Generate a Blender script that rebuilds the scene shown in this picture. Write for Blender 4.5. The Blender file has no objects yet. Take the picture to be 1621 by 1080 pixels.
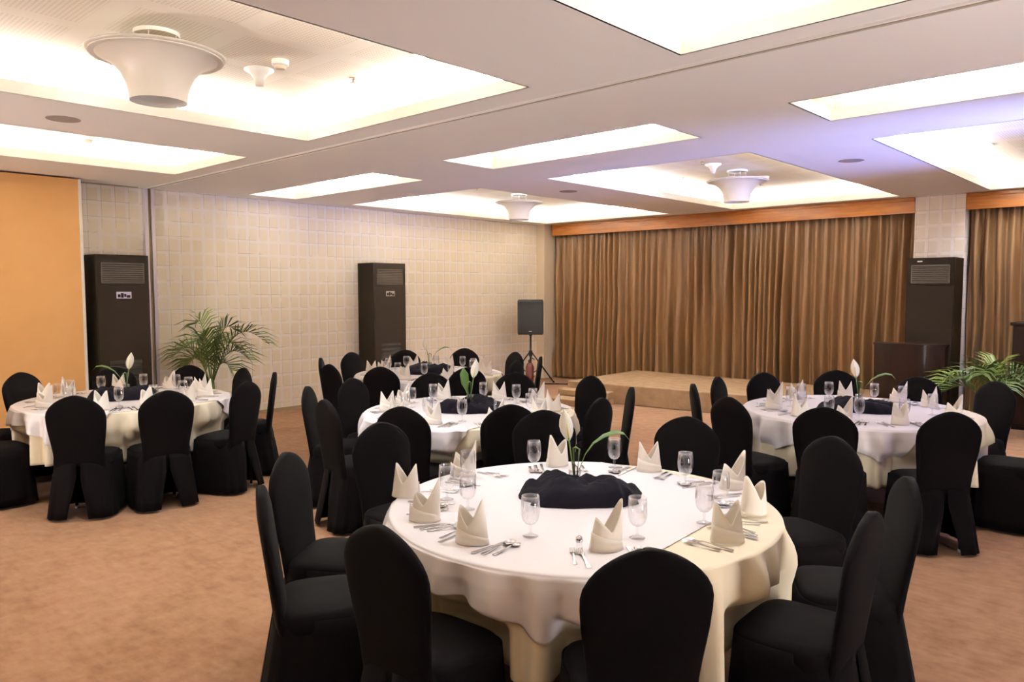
import bpy, math, random, itertools
from mathutils import Vector, Matrix, noise
random.seed(7)
PI = math.pi
SC = bpy.context.scene
COL = SC.collection

# ------------------------------------------------------------------ camera, light, exposure
cam_data = bpy.data.cameras.new('camera')
cam_data.sensor_width = 36.0
cam_data.lens = 26.66
cam_data.clip_start = 0.05
cam = bpy.data.objects.new('camera', cam_data)
COL.objects.link(cam)
cam.location = (0, 0, 1.75)
cam.rotation_euler = (math.radians(90 - 3.873), math.radians(0.052), math.radians(42.919))
SC.camera = cam

world = bpy.data.worlds.new('world')
SC.world = world
world.use_nodes = True
world.node_tree.nodes['Background'].inputs[0].default_value = (1, 0.9, 0.8, 1)
world.node_tree.nodes['Background'].inputs[1].default_value = 0.0

SC.view_settings.view_transform = 'Standard'
SC.view_settings.look = 'None'
SC.view_settings.gamma = 1
SC.view_settings.use_curve_mapping = False
SC.view_settings.exposure = 0.98
SC.cycles.use_denoising = True
SC.cycles.denoiser = 'OPENIMAGEDENOISE'
SC.cycles.max_bounces = 9
SC.cycles.diffuse_bounces = 6
SC.cycles.glossy_bounces = 4
SC.cycles.transparent_max_bounces = 24
SC.cycles.sample_clamp_indirect = 6
SC.cycles.caustics_reflective = False
SC.cycles.caustics_refractive = False

COVE_COLOR = (1.0, 0.985, 0.97)
COVE_POWER = 46.0      # watts per metre of tube
SPOT_POWER = 58.0
SPOT_COLOR = (0.86, 0.95, 1.10)

ZC = 3.02              # lower ceiling
ZR = 3.24              # raised ceiling in the coves
LIP = 0.085
XW, YW, XR, YN = -9.9, 11.85, 2.6, -2.6     # room

# openings in the lower ceiling (x0, x1, y0, y1)
COVES = [(-5.76, -3.24, -0.86, 3.63), (-8.48, -6.88, -0.86, 3.67), (-2.19, 0.50, -0.86, 3.70),
         (-9.55, -6.82, 5.10, 5.82), (-5.66, -3.24, 5.08, 5.80), (-2.2, 0.50, 5.15, 5.90),
         (-9.55, -6.82, 6.75, 11.22), (-5.70, -3.25, 6.72, 11.28), (-2.2, 0.50, 6.85, 11.34)]


def area_light(name, loc, sx, sy, power, color, rot):
    d = bpy.data.lights.new(name, 'AREA')
    d.shape = 'RECTANGLE'
    d.size, d.size_y, d.energy, d.color = sx, sy, power, color
    o = bpy.data.objects.new(name, d)
    o.location, o.rotation_euler = loc, rot
    COL.objects.link(o)
    return o


def cove_tubes(c):
    x0, x1, y0, y1 = c
    off, z = 0.11, ZC + LIP + 0.03
    tint = (1.0, 0.95, 0.87) if (x1 < -3 and y1 < 4) else COVE_COLOR
    pw = COVE_POWER * (1.9 if x1 < -6 and y0 > 4 else 1.0)      # the row along the tiled wall burns brighter
    for (a, b, fix, axis, sgn) in ((y0, y1, x0 - off, 'y', -1), (y0, y1, x1 + off, 'y', 1),
                                   (x0, x1, y0 - off, 'x', -1), (x0, x1, y1 + off, 'x', 1)):
        length = b - a
        if length < 1.0:
            continue
        run = length - 0.5
        n = max(1, round(run / 1.35))
        seg = run / n
        for i in range(n):
            m = a + 0.25 + seg * (i + 0.5)
            ln = seg - 0.14
            if axis == 'y':
                area_light('cove_tube', (fix, m, z), 0.05, ln, pw * ln, tint, (PI, 0, 0))
            else:
                area_light('cove_tube', (m, fix, z), ln, 0.05, pw * ln, tint, (PI, 0, 0))


for c in COVES:
    cove_tubes(c)


def spot(name, loc, power, color, target=None, size=115, blend=0.8, radius=0.05):
    d = bpy.data.lights.new(name, 'SPOT')
    d.energy, d.color, d.spot_size, d.spot_blend, d.shadow_soft_size = power, color, math.radians(size), blend, radius
    o = bpy.data.objects.new(name, d)
    o.location = loc
    if target is not None:
        o.rotation_euler = (Vector(target) - Vector(loc)).to_track_quat('-Z', 'Y').to_euler()
    COL.objects.link(o)
    return o


# blue stage wash lamp standing out of frame at the right, turned up to the ceiling
spot('stage_wash', (2.3, 7.6, 1.5), 1500, (0.28, 0.36, 1.0), (-1.0, 7.4, 3.02), 48, 0.9, 0.15)
spot('stage_wash', (2.3, 7.4, 1.5), 420, (0.25, 0.33, 1.0), (-5.2, 6.7, 3.12), 9, 0.9, 0.15)
lamp_d = bpy.data.lights.new('stage_wash_spill', 'POINT')
lamp_d.energy, lamp_d.color, lamp_d.shadow_soft_size = 28, (0.25, 0.30, 1.0), 0.15
lamp_o = bpy.data.objects.new('stage_wash_spill', lamp_d)
lamp_o.location = (2.3, 7.6, 1.7)
COL.objects.link(lamp_o)
# added fill spots out of view that brighten the lower ceiling
spot('ceiling_fill', (2.2, 3.0, 0.3), 260, (1.0, 0.95, 0.95), (-2.5, 4.6, 3.0), 110, 1.0, 0.3)
spot('ceiling_fill', (-6.5, -2.3, 0.3), 270, (1.0, 0.93, 0.88), (-7.0, 3.5, 3.0), 110, 1.0, 0.4)


# ------------------------------------------------------------------ helpers
def mat(name, color, rough=0.6, metal=0.0, spec=0.5, sheen=0.0, emit=None, strength=0.0, coat=0.0):
    m = bpy.data.materials.new(name)
    m.use_nodes = True
    b = m.node_tree.nodes['Principled BSDF']
    b.inputs['Base Color'].default_value = (*color, 1)
    b.inputs['Roughness'].default_value = rough
    b.inputs['Metallic'].default_value = metal
    b.inputs['Specular IOR Level'].default_value = spec
    if sheen:
        b.inputs['Sheen Weight'].default_value = sheen
        b.inputs['Sheen Roughness'].default_value = 0.4
    if coat:
        b.inputs['Coat Weight'].default_value = coat
        b.inputs['Coat Roughness'].default_value = 0.08
    if emit:
        b.inputs['Emission Color'].default_value = (*emit, 1)
        b.inputs['Emission Strength'].default_value = strength
    return m


class NT:
    """small wrapper for building node trees"""
    def __init__(self, m):
        self.t = m.node_tree
        self.n = self.t.nodes
        self.b = self.n['Principled BSDF']

    def new(self, typ, **kw):
        o = self.n.new(typ)
        for k, v in kw.items():
            if k.startswith('i_'):
                o.inputs[k[2:]].default_value = v
            else:
                setattr(o, k, v)
        return o

    def link(self, a, b):
        self.t.links.new(a, b)

    def math(self, op, a, b=None, c=None):
        o = self.n.new('ShaderNodeMath')
        o.operation = op
        for i, v in enumerate((a, b, c)):
            if v is None:
                continue
            if isinstance(v, (int, float)):
                o.inputs[i].default_value = v
            else:
                self.link(v, o.inputs[i])
        return o.outputs[0]

    def mix(self, fac, a, b, blend='MIX'):
        o = self.n.new('ShaderNodeMix')
        o.data_type = 'RGBA'
        o.blend_type = blend
        for s, v in ((o.inputs[0], fac), (o.inputs[6], a), (o.inputs[7], b)):
            if isinstance(v, (int, float)):
                s.default_value = v
            elif isinstance(v, tuple):
                s.default_value = (*v, 1) if len(v) == 3 else v
            else:
                self.link(v, s)
        return o.outputs[2]

    def pos(self):
        g = self.new('ShaderNodeNewGeometry')
        s = self.new('ShaderNodeSeparateXYZ')
        self.link(g.outputs['Position'], s.inputs[0])
        return g.outputs['Position'], s.outputs[0], s.outputs[1], s.outputs[2]

    def noise(self, vec, scale, detail=3.0, rough=0.55, mapscale=None):
        if mapscale:
            mp = self.new('ShaderNodeMapping')
            mp.inputs['Scale'].default_value = mapscale
            self.link(vec, mp.inputs['Vector'])
            vec = mp.outputs[0]
        o = self.new('ShaderNodeTexNoise', i_Scale=scale, i_Detail=detail, i_Roughness=rough)
        self.link(vec, o.inputs['Vector'])
        return o.outputs['Fac']

    def ramp(self, fac, stops):
        o = self.new('ShaderNodeValToRGB')
        e = o.color_ramp.elements
        while len(e) < len(stops):
            e.new(0.5)
        for el, (p, c) in zip(e, stops):
            el.position = p
            el.color = (*c, 1)
        self.link(fac, o.inputs[0])
        return o.outputs[0]

    def bump(self, h, strength=0.3, dist=0.01):
        o = self.new('ShaderNodeBump', i_Strength=strength, i_Distance=dist)
        self.link(h, o.inputs['Height'])
        self.link(o.outputs[0], self.b.inputs['Normal'])


class MB:
    """collects quads and tubes; build() links them as one mesh object"""
    def __init__(self):
        self.v, self.f = [], []

    def add(self, vs, fs):
        o = len(self.v)
        self.v += [tuple(p) for p in vs]
        self.f += [tuple(i + o for i in q) for q in fs]
        return self

    def box(self, x0, x1, y0, y1, z0, z1):
        vs = [(x, y, z) for z in (z0, z1) for y in (y0, y1) for x in (x0, x1)]
        return self.add(vs, [(0, 2, 3, 1), (4, 5, 7, 6), (0, 1, 5, 4), (2, 6, 7, 3), (0, 4, 6, 2), (1, 3, 7, 5)])

    def loft(self, rings, cap0=True, cap1=True, closed=True):
        n = len(rings[0])
        vs = [p for r in rings for p in r]
        fs = []
        for i in range(len(rings) - 1):
            for j in range(n if closed else n - 1):
                k = (j + 1) % n
                fs.append((i * n + j, i * n + k, (i + 1) * n + k, (i + 1) * n + j))
        if cap0:
            fs.append(tuple(reversed(range(n))))
        if cap1:
            fs.append(tuple((len(rings) - 1) * n + j for j in range(n)))
        return self.add(vs, fs)

    def lathe(self, prof, n=32, c=(0, 0, 0), cap0=True, cap1=True):
        return self.loft([[(c[0] + r * math.cos(2 * PI * j / n), c[1] + r * math.sin(2 * PI * j / n), c[2] + z)
                           for j in range(n)] for r, z in prof], cap0, cap1)

    def tube(self, pts, rad, n=8):
        rings = []
        pts = [Vector(p) for p in pts]
        for i, p in enumerate(pts):
            d = (pts[min(i + 1, len(pts) - 1)] - pts[max(i - 1, 0)]).normalized()
            a = d.cross(Vector((0, 0, 1)))
            if a.length < 1e-3:
                a = d.cross(Vector((1, 0, 0)))
            a.normalize()
            b = d.cross(a).normalized()
            r = rad[i] if isinstance(rad, (list, tuple)) else rad
            rings.append([p + a * r * math.cos(2 * PI * j / n) + b * r * math.sin(2 * PI * j / n) for j in range(n)])
        return self.loft(rings)

    def mesh(self, name, m, smooth=True):
        me = bpy.data.meshes.new(name)
        me.from_pydata(self.v, [], self.f)
        if m:
            me.materials.append(m)
        if smooth:
            me.polygons.foreach_set('use_smooth', [True] * len(me.polygons))
        me.update()
        return me

    def build(self, name, m, parent=None, smooth=True, loc=None, rot=None, bevel=0.0, solid=0.0, auto=False):
        o = bpy.data.objects.new(name, self.mesh(name, m, smooth))
        COL.objects.link(o)
        if parent:
            o.parent = parent
        if loc:
            o.location = loc
        if rot:
            o.rotation_euler = rot
        if solid:
            s = o.modifiers.new('thickness', 'SOLIDIFY')
            s.thickness = solid
            s.offset = 0
        if bevel:
            b = o.modifiers.new('bevel', 'BEVEL')
            b.width, b.segments, b.limit_method = bevel, 2, 'ANGLE'
        if smooth and auto:
            o.data.set_sharp_from_angle(angle=math.radians(40))
        return o


def tag(o, label=None, cat=None, group=None, kind=None):
    if label:
        o['label'] = label
    if cat:
        o['category'] = cat
    if group:
        o['group'] = group
    if kind:
        o['kind'] = kind
    return o


def thing(name, label, cat, loc=(0, 0, 0), rz=0.0, group=None):
    o = bpy.data.objects.new(name, None)
    o.empty_display_size = 0.1
    COL.objects.link(o)
    o.location = loc
    o.rotation_euler = (0, 0, rz)
    return tag(o, label, cat, group)


def copy_tree(o, parent=None):
    c = o.copy()
    COL.objects.link(c)
    c.parent = parent
    for ch in list(o.children):
        copy_tree(ch, c)
    return c


def structure(name, mb, m, smooth=False, **kw):
    return tag(mb.build(name, m, smooth=smooth, **kw), kind='structure')


def sstep(a, b, x):
    t = min(1, max(0, (x - a) / (b - a)))
    return t * t * (3 - 2 * t)


# ------------------------------------------------------------------ materials
M = {}
M['ceiling'] = mat('ceiling_paint', (0.89, 0.87, 0.85), 0.8)
M['lip'] = mat('cove_lip_paint', (0.86, 0.82, 0.76), 0.7)
M['white'] = mat('white_enamel', (0.82, 0.80, 0.76), 0.4)
M['cream'] = mat('cream_paint', (0.72, 0.62, 0.48), 0.7)
M['jamb'] = mat('jamb_metal', (0.72, 0.66, 0.66), 0.35, 0.3)
M['track'] = mat('track_shadow', (0.30, 0.23, 0.13), 0.6)  # shade of the track slot put into the colour; other dark lines share it
M['black_fabric'] = mat('black_fabric', (0.0019, 0.0014, 0.0017), 0.85, spec=0.05, sheen=0.004)
M['steel'] = mat('cutlery_steel', (0.62, 0.60, 0.60), 0.16, 1.0)
M['grey_plastic'] = mat('grey_plastic', (0.30, 0.29, 0.30), 0.5)
M['ac_case'] = mat('ac_case', (0.008, 0.0045, 0.002), 0.55, spec=0.09)
M['ac_panel'] = mat('ac_panel', (0.009, 0.005, 0.0025), 0.6, spec=0.09)
M['ac_dark'] = mat('ac_dark', (0.005, 0.004, 0.004), 0.7)
M['ac_slat'] = mat('ac_slat', (0.10, 0.08, 0.06), 0.35, 0.4)
M['badge'] = mat('badge_metal', (0.65, 0.62, 0.58), 0.3, 0.8)
M['speaker'] = mat('speaker_black', (0.006, 0.005, 0.004), 0.6, spec=0.2)
M['stand'] = mat('stand_black', (0.006, 0.005, 0.005), 0.5, spec=0.2)
M['red'] = mat('extinguisher_red', (0.075, 0.010, 0.008), 0.4)
M['leaf'] = mat('leaf_green', (0.060, 0.125, 0.022), 0.45)
M['stem'] = mat('stem_green', (0.11, 0.18, 0.045), 0.45)
M['palm'] = mat('palm_green', (0.065, 0.11, 0.018), 0.45)
M['palm_light'] = mat('palm_light', (0.15, 0.205, 0.03), 0.45)
M['pot'] = mat('pot_brown', (0.12, 0.07, 0.04), 0.6)
M['spathe'] = mat('spathe_white', (0.85, 0.83, 0.72), 0.5)
M['spadix'] = mat('spadix_yellow', (0.75, 0.62, 0.25), 0.6)
M['lamp'] = mat('lamp_lens', (1, 1, 1), 0.4, emit=(0.86, 0.90, 1.0), strength=30.0)
M['grille'] = mat('speaker_grille', (0.36, 0.31, 0.29), 0.7)
M['brass'] = mat('sprinkler_brass', (0.25, 0.19, 0.12), 0.4, 0.8)


def fabric_white(name, col, rough=0.75, bump=0.15, scale=420, sheen=0.15, spec=0.4):
    m = mat(name, col, rough, sheen=sheen, spec=spec)
    n = NT(m)
    p, x, y, z = n.pos()
    n.bump(n.noise(p, scale, 2), bump, 0.002)
    return m


M['cloth'] = fabric_white('cream_cloth', (0.72, 0.63, 0.46), 0.7)
M['overlay'] = fabric_white('satin_overlay', (0.74, 0.69, 0.69), 0.38, 0.05)
M['napkin'] = fabric_white('napkin_linen', (0.80, 0.74, 0.65), 0.8)
M['black_cloth'] = fabric_white('black_crepe', (0.0032, 0.0026, 0.0055), 0.8, 0.2, 90, 0.006, 0.06)

# carpet: tan pile, mottled and streaked
m = M['carpet'] = mat('carpet', (0.45, 0.28, 0.16), 0.95, spec=0.1, sheen=0.1)
n = NT(m)
p, x, y, z = n.pos()
n1 = n.noise(p, 1.1, 4)
n2 = n.noise(p, 9, 5, 0.65, (1.0, 1.0, 1.0))
rot = n.new('ShaderNodeMapping')
rot.inputs['Rotation'].default_value = (0, 0, math.radians(-45))
rot.inputs['Scale'].default_value = (6, 26, 1)
n.link(p, rot.inputs[0])
n3 = n.new('ShaderNodeTexNoise', i_Scale=1.0, i_Detail=4.0, i_Roughness=0.6)
n.link(rot.outputs[0], n3.inputs['Vector'])
s = n.math('ADD', n.math('MULTIPLY', n1, 0.35), n.math('ADD', n.math('MULTIPLY', n2, 0.50), n.math('MULTIPLY', n3.outputs['Fac'], 0.25)))
col = n.ramp(s, [(0.38, (0.185, 0.090, 0.045)), (0.55, (0.262, 0.140, 0.075)), (0.72, (0.33, 0.188, 0.108))])
n.link(col, n.b.inputs['Base Color'])
n.bump(n.noise(p, 260, 3), 0.5, 0.004)

m = M['stage_carpet'] = mat('stage_carpet', (0.44, 0.29, 0.15), 0.95, spec=0.1)
n = NT(m)
p, x, y, z = n.pos()
col = n.ramp(n.noise(p, 7, 5, 0.65), [(0.3, (0.25, 0.16, 0.088)), (0.7, (0.35, 0.23, 0.135))])
n.link(col, n.b.inputs['Base Color'])
n.bump(n.noise(p, 230, 3), 0.4, 0.004)


# tiled wall: square woven panels framed by pale bands
def tile_mat(name, horiz, sq1, sq2, band):
    m = mat(name, sq1, 0.75)
    n = NT(m)
    p, x, y, z = n.pos()
    h = y if horiz == 'y' else x
    u = n.math('DIVIDE', n.math('ADD', h, 20.0), 0.158)
    v = n.math('DIVIDE', n.math('ADD', z, 0.03), 0.19)
    fu, fv = n.math('FRACT', u), n.math('FRACT', v)
    iu, iv = n.math('FLOOR', u), n.math('FLOOR', v)
    bu = n.math('GREATER_THAN', fu, 0.74)
    bv = n.math('GREATER_THAN', fv, 0.80)
    b = n.math('MAXIMUM', bu, bv)
    c = n.new('ShaderNodeCombineXYZ')
    n.link(iu, c.inputs[0])
    n.link(iv, c.inputs[1])
    wn = n.new('ShaderNodeTexWhiteNoise')
    n.link(c.outputs[0], wn.inputs[0])
    sq = n.mix(wn.outputs['Value'], sq1, sq2)
    streak = n.noise(p, 1.0, 3, 0.6, (60, 60, 60))
    sq = n.mix(n.math('MULTIPLY', streak, 0.25), sq, (0.84, 0.77, 0.63))
    seam = n.math('MULTIPLY', n.math('MAXIMUM', n.math('LESS_THAN', fu, 0.03), n.math('LESS_THAN', fv, 0.025)),
                  n.math('GREATER_THAN', n.noise(p, 3.0, 2), 0.47))
    colr = n.mix(b, sq, band)
    colr = n.mix(n.math('MULTIPLY', seam, 0.55), colr, (0.30, 0.24, 0.16))
    n.link(colr, n.b.inputs['Base Color'])
    weave = n.noise(p, 1.0, 2, 0.5, (30, 30, 160))
    n.bump(n.math('ADD', n.math('MULTIPLY', b, 1.0), n.math('MULTIPLY', weave, 0.25)), 0.5, 0.006)
    return m


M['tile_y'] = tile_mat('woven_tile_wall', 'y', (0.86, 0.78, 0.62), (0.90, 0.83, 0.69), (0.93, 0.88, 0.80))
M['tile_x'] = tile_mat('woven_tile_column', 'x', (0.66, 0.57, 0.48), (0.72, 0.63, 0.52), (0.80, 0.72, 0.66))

# partition: peach fabric
m = M['partition'] = mat('partition_fabric', (0.72, 0.40, 0.15), 0.8)
n = NT(m)
p, x, y, z = n.pos()
col = n.mix(n.noise(p, 2.0, 4), (0.66, 0.36, 0.13), (0.78, 0.46, 0.19))
n.link(col, n.b.inputs['Base Color'])
n.bump(n.noise(p, 1, 2, 0.5, (300, 300, 40)), 0.15, 0.002)

# bronze satin curtain
m = M['curtain'] = mat('bronze_satin', (0.26, 0.13, 0.055), 0.38, sheen=0.1)
n = NT(m)
p, x, y, z = n.pos()
col = n.mix(n.noise(p, 1, 3, 0.6, (9, 1, 0.7)), (0.14, 0.072, 0.024), (0.25, 0.135, 0.055))
n.link(col, n.b.inputs['Base Color'])
n.bump(n.noise(p, 1, 3, 0.6, (70, 10, 14)), 0.25, 0.006)

# polished orange wood pelmet
m = M['pelmet'] = mat('pelmet_wood', (0.42, 0.15, 0.03), 0.34, spec=0.35, coat=0.12)
n = NT(m)
p, x, y, z = n.pos()
col = n.ramp(n.noise(p, 1, 5, 0.6, (2.2, 2, 26)), [(0.3, (0.27, 0.09, 0.012)), (0.7, (0.45, 0.165, 0.03))])
n.link(col, n.b.inputs['Base Color'])

# dark polished lectern wood
m = M['dark_wood'] = mat('dark_wood', (0.012, 0.005, 0.003), 0.32, spec=0.14, coat=0.05)
n = NT(m)
p, x, y, z = n.pos()
col = n.ramp(n.noise(p, 1, 5, 0.6, (18, 18, 1.5)), [(0.3, (0.005, 0.002, 0.0015)), (0.7, (0.014, 0.005, 0.003))])
n.link(col, n.b.inputs['Base Color'])

# perforated raised ceiling: fine dark holes in square fields
m = M['perforated'] = mat('perforated_board', (0.84, 0.78, 0.68), 0.8)
n = NT(m)
p, x, y, z = n.pos()


def frac_of(v, d, o=20.0):
    return n.math('FRACT', n.math('DIVIDE', n.math('ADD', v, o), d))


dx = n.math('SUBTRACT', frac_of(x, 0.024), 0.5)
dy = n.math('SUBTRACT', frac_of(y, 0.024), 0.5)
hole = n.math('LESS_THAN', n.math('ADD', n.math('MULTIPLY', dx, dx), n.math('MULTIPLY', dy, dy)), 0.085)
fx, fy = frac_of(x, 0.62, 20.3), frac_of(y, 0.62, 20.1)


def inside(f):
    return n.math('MULTIPLY', n.math('GREATER_THAN', f, 0.10), n.math('LESS_THAN', f, 0.90))


fac = n.math('MULTIPLY', n.math('MULTIPLY', hole, n.math('MULTIPLY', inside(fx), inside(fy))), 0.4)
n.link(n.mix(fac, (0.84, 0.78, 0.68), (0.40, 0.30, 0.18)), n.b.inputs['Base Color'])


# thin clear glass
def glass(name, tint=(1, 1, 1)):
    m = bpy.data.materials.new(name)
    m.use_nodes = True
    t = m.node_tree
    t.nodes.clear()
    out = t.nodes.new('ShaderNodeOutputMaterial')
    mix = t.nodes.new('ShaderNodeMixShader')
    tr = t.nodes.new('ShaderNodeBsdfTransparent')
    gl = t.nodes.new('ShaderNodeBsdfGlossy')
    lw = t.nodes.new('ShaderNodeLayerWeight')
    mr = t.nodes.new('ShaderNodeMapRange')
    lw.inputs['Blend'].default_value = 0.32
    mr.inputs['To Min'].default_value = 0.03
    mr.inputs['To Max'].default_value = 0.62
    tr.inputs[0].default_value = (0.97 * tint[0], 0.97 * tint[1], 0.975 * tint[2], 1)
    gl.inputs[0].default_value = (0.95, 0.95, 0.97, 1)
    gl.inputs['Roughness'].default_value = 0.05
    t.links.new(lw.outputs['Facing'], mr.inputs['Value'])
    t.links.new(mr.outputs[0], mix.inputs[0])
    t.links.new(tr.outputs[0], mix.inputs[1])
    t.links.new(gl.outputs[0], mix.inputs[2])
    t.links.new(mix.outputs[0], out.inputs[0])
    return m


M['glass'] = glass('clear_glass')

# ------------------------------------------------------------------ room shell
structure('floor', MB().box(XW - 0.2, XR + 0.2, YN - 0.2, YW + 0.2, -0.1, 0), M['carpet'])
structure('wall_left', MB().box(XW - 0.2, XW, YN - 0.2, YW + 0.2, 0, 3.4), M['tile_y'])
structure('wall_back', MB().box(XW, XR, YW, YW + 0.2, 0, 3.4), M['cream'])
structure('wall_right', MB().box(XR, XR + 0.2, YN - 0.2, YW + 0.2, 0, 3.4), M['cream'])
structure('wall_front', MB().box(XW, XR, YN - 0.2, YN, 0, 3.4), M['cream'])
structure('dark_line_left', MB().box(XW, XW + 0.012, 3.97, 11.3, 0, 0.045), M['track'])  # thin dark line along the wall foot, no baseboard there
structure('baseboard_back', MB().box(-2.5, XR, 11.56, 11.58, 0, 0.09), M['stand'])

# lower ceiling with its openings
mb = MB()
xs = sorted({XW, XR} | {c[0] for c in COVES} | {c[1] for c in COVES})
ys = sorted({YN, YW} | {c[2] for c in COVES} | {c[3] for c in COVES})
for x0, x1 in zip(xs, xs[1:]):
    for y0, y1 in zip(ys, ys[1:]):
        cx, cy = (x0 + x1) / 2, (y0 + y1) / 2
        if any(c[0] < cx < c[1] and c[2] < cy < c[3] for c in COVES):
            continue
        mb.add([(x0, y0, ZC), (x1, y0, ZC), (x1, y1, ZC), (x0, y1, ZC)], [(0, 3, 2, 1)])
        mb.add([(x0, y0, ZC + 0.02), (x1, y0, ZC + 0.02), (x1, y1, ZC + 0.02), (x0, y1, ZC + 0.02)], [(0, 1, 2, 3)])
ceiling = structure('ceiling', mb, M['ceiling'])
for k, c in enumerate(COVES):
    x0, x1, y0, y1 = c
    lip = MB()
    t = 0.012
    lip.box(x0 - t, x0, y0 - t, y1 + t, ZC, ZC + LIP)
    lip.box(x1, x1 + t, y0 - t, y1 + t, ZC, ZC + LIP)
    lip.box(x0, x1, y0 - t, y0, ZC, ZC + LIP)
    lip.box(x0, x1, y1, y1 + t, ZC, ZC + LIP)
    o = lip.build('cove_lip', M['lip'], ceiling, smooth=False)
    e = 0.22
    a0, a1, b0, b1 = x0 - e, x1 + e, y0 - e, min(y1 + e, 11.48)
    rec = MB()
    rec.add([(a0, b0, ZR), (a1, b0, ZR), (a1, b1, ZR), (a0, b1, ZR)], [(0, 3, 2, 1)])
    q = [(a0, b0), (a1, b0), (a1, b1), (a0, b1)]
    for i in range(4):
        (xa, ya), (xb, yb) = q[i], q[(i + 1) % 4]
        rec.add([(xa, ya, ZC + 0.02), (xb, yb, ZC + 0.02), (xb, yb, ZR), (xa, ya, ZR)], [(0, 1, 2, 3)])
    rec.build('recess_panel', M['perforated'], ceiling, smooth=False)

# folding partition track across the ceiling and its jamb on the left wall
mb = MB()
mb.box(XW, XR, 3.885, 3.905, ZC - 0.012, ZC)
mb.box(XW, XR, 3.945, 3.965, ZC - 0.012, ZC)
structure('trim_1', mb, M['ceiling'])
structure('trim_2', MB().box(XW, XR, 3.905, 3.945, ZC - 0.004, ZC), M['track'])
mb = MB()
mb.box(XW, XW + 0.07, 3.86, 3.905, 0, ZC - 0.012)
mb.box(XW, XW + 0.07, 3.945, 3.985, 0, ZC - 0.012)
structure('trim_3', mb, M['jamb'])
structure('trim_4', MB().box(XW, XW + 0.04, 3.905, 3.945, 0, ZC - 0.012), M['track'])  # dark strip painted as the shade inside the jamb
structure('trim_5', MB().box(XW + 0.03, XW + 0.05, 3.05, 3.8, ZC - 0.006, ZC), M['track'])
# corner pilaster and the tiled column
structure('wall_corner', MB().box(XW, XW + 0.20, 11.36, YW, 0, ZC), M['cream'])
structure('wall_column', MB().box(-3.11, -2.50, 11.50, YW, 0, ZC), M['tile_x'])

# peach partition panel at the left
pt = thing('partition_panel', 'tall peach fabric partition panel at left edge beside the left air conditioner', 'partition', (-9.5, 3.04, 0))
MB().box(-0.34, 0, -5.4, -0.03, 0.02, 3.0).build('panel_board', M['partition'], pt, smooth=False)
tag(MB().box(-0.34, 0.006, -0.03, 0.0, 0.0, 3.0).build('edge_strip', M['white'], pt, smooth=False), 'cream edge strip')

# pelmets and curtains


def pelmet(x0, x1, label):
    t = thing('pelmet', label, 'pelmet', ((x0 + x1) / 2, 11.5, 2.80), group='polished wood pelmets')
    w = (x1 - x0) / 2
    MB().box(-w, w, 0, 0.03, 0, 0.165).build('board', M['pelmet'], t, smooth=False)
    MB().box(-w, w, -0.015, 0.03, 0.165, 0.215).build('top_moulding', M['pelmet'], t, smooth=False, bevel=0.006)


pelmet(-9.62, -3.115, 'long polished orange wood pelmet above the wide bronze curtain')
pelmet(-2.495, XR, 'polished orange wood pelmet right of the tiled column')


def curtain(x0, x1, label, seed):
    rnd = random.Random(seed)
    nx = int((x1 - x0) / 0.0125)
    zs = [0.015, 0.06, 0.14, 0.3, 0.5, 0.75, 1.0, 1.3, 1.6, 1.9, 2.2, 2.45, 2.65, 2.8, 2.88]
    # fold phase advances irregularly
    ph, acc = [], 0.0
    for i in range(nx + 1):
        f = 1 / (0.075 + 0.15 * max(0.0, 0.5 + noise.noise(Vector((i * 0.016, seed, 0)))))
        acc += 2 * PI * f * 0.0125
        ph.append(acc)
    rings = []
    for z in zs:
        h = z / 2.88
        row = []
        for i in range(nx + 1):
            x = x0 + (x1 - x0) * i / nx
            wob = 1.3 * noise.noise(Vector((x * 1.6, z * 0.55, seed + 5))) + 0.4 * noise.noise(Vector((x * 6, z * 1.8, seed)))
            a = 0.6 + 1.5 * abs(noise.noise(Vector((x * 2.1, z * 0.7, seed + 9))))
            amp = (0.082 - 0.036 * h) * a
            s = math.sin(ph[i] + wob * (1.6 - 0.8 * h))
            s = math.copysign(abs(s) ** 0.75, s)
            fine = 0.006 * math.sin(ph[i] * 2.63 + 2 * wob) + 0.012 * h ** 6 * math.sin(ph[i] * 3.1)
            sway = 0.03 * (1 - h) * noise.noise(Vector((x * 0.9, z * 1.2, seed + 2)))
            row.append((x + 0.018 * (1 - h) * math.sin(ph[i] * 0.5 + wob), 11.66 + amp * s + fine + sway, z))
        rings.append(row)
    mb = MB().loft(rings, False, False, closed=False)
    return tag(mb.build('curtain', M['curtain'], smooth=True, solid=0.003), label, 'curtain', 'bronze curtains')


curtain(-9.68, -3.12, 'wide gathered bronze satin curtain hanging behind the stage', 3.0)
curtain(-2.48, XR - 0.02, 'bronze satin curtain hanging right of the tiled column', 11.0)

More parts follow.
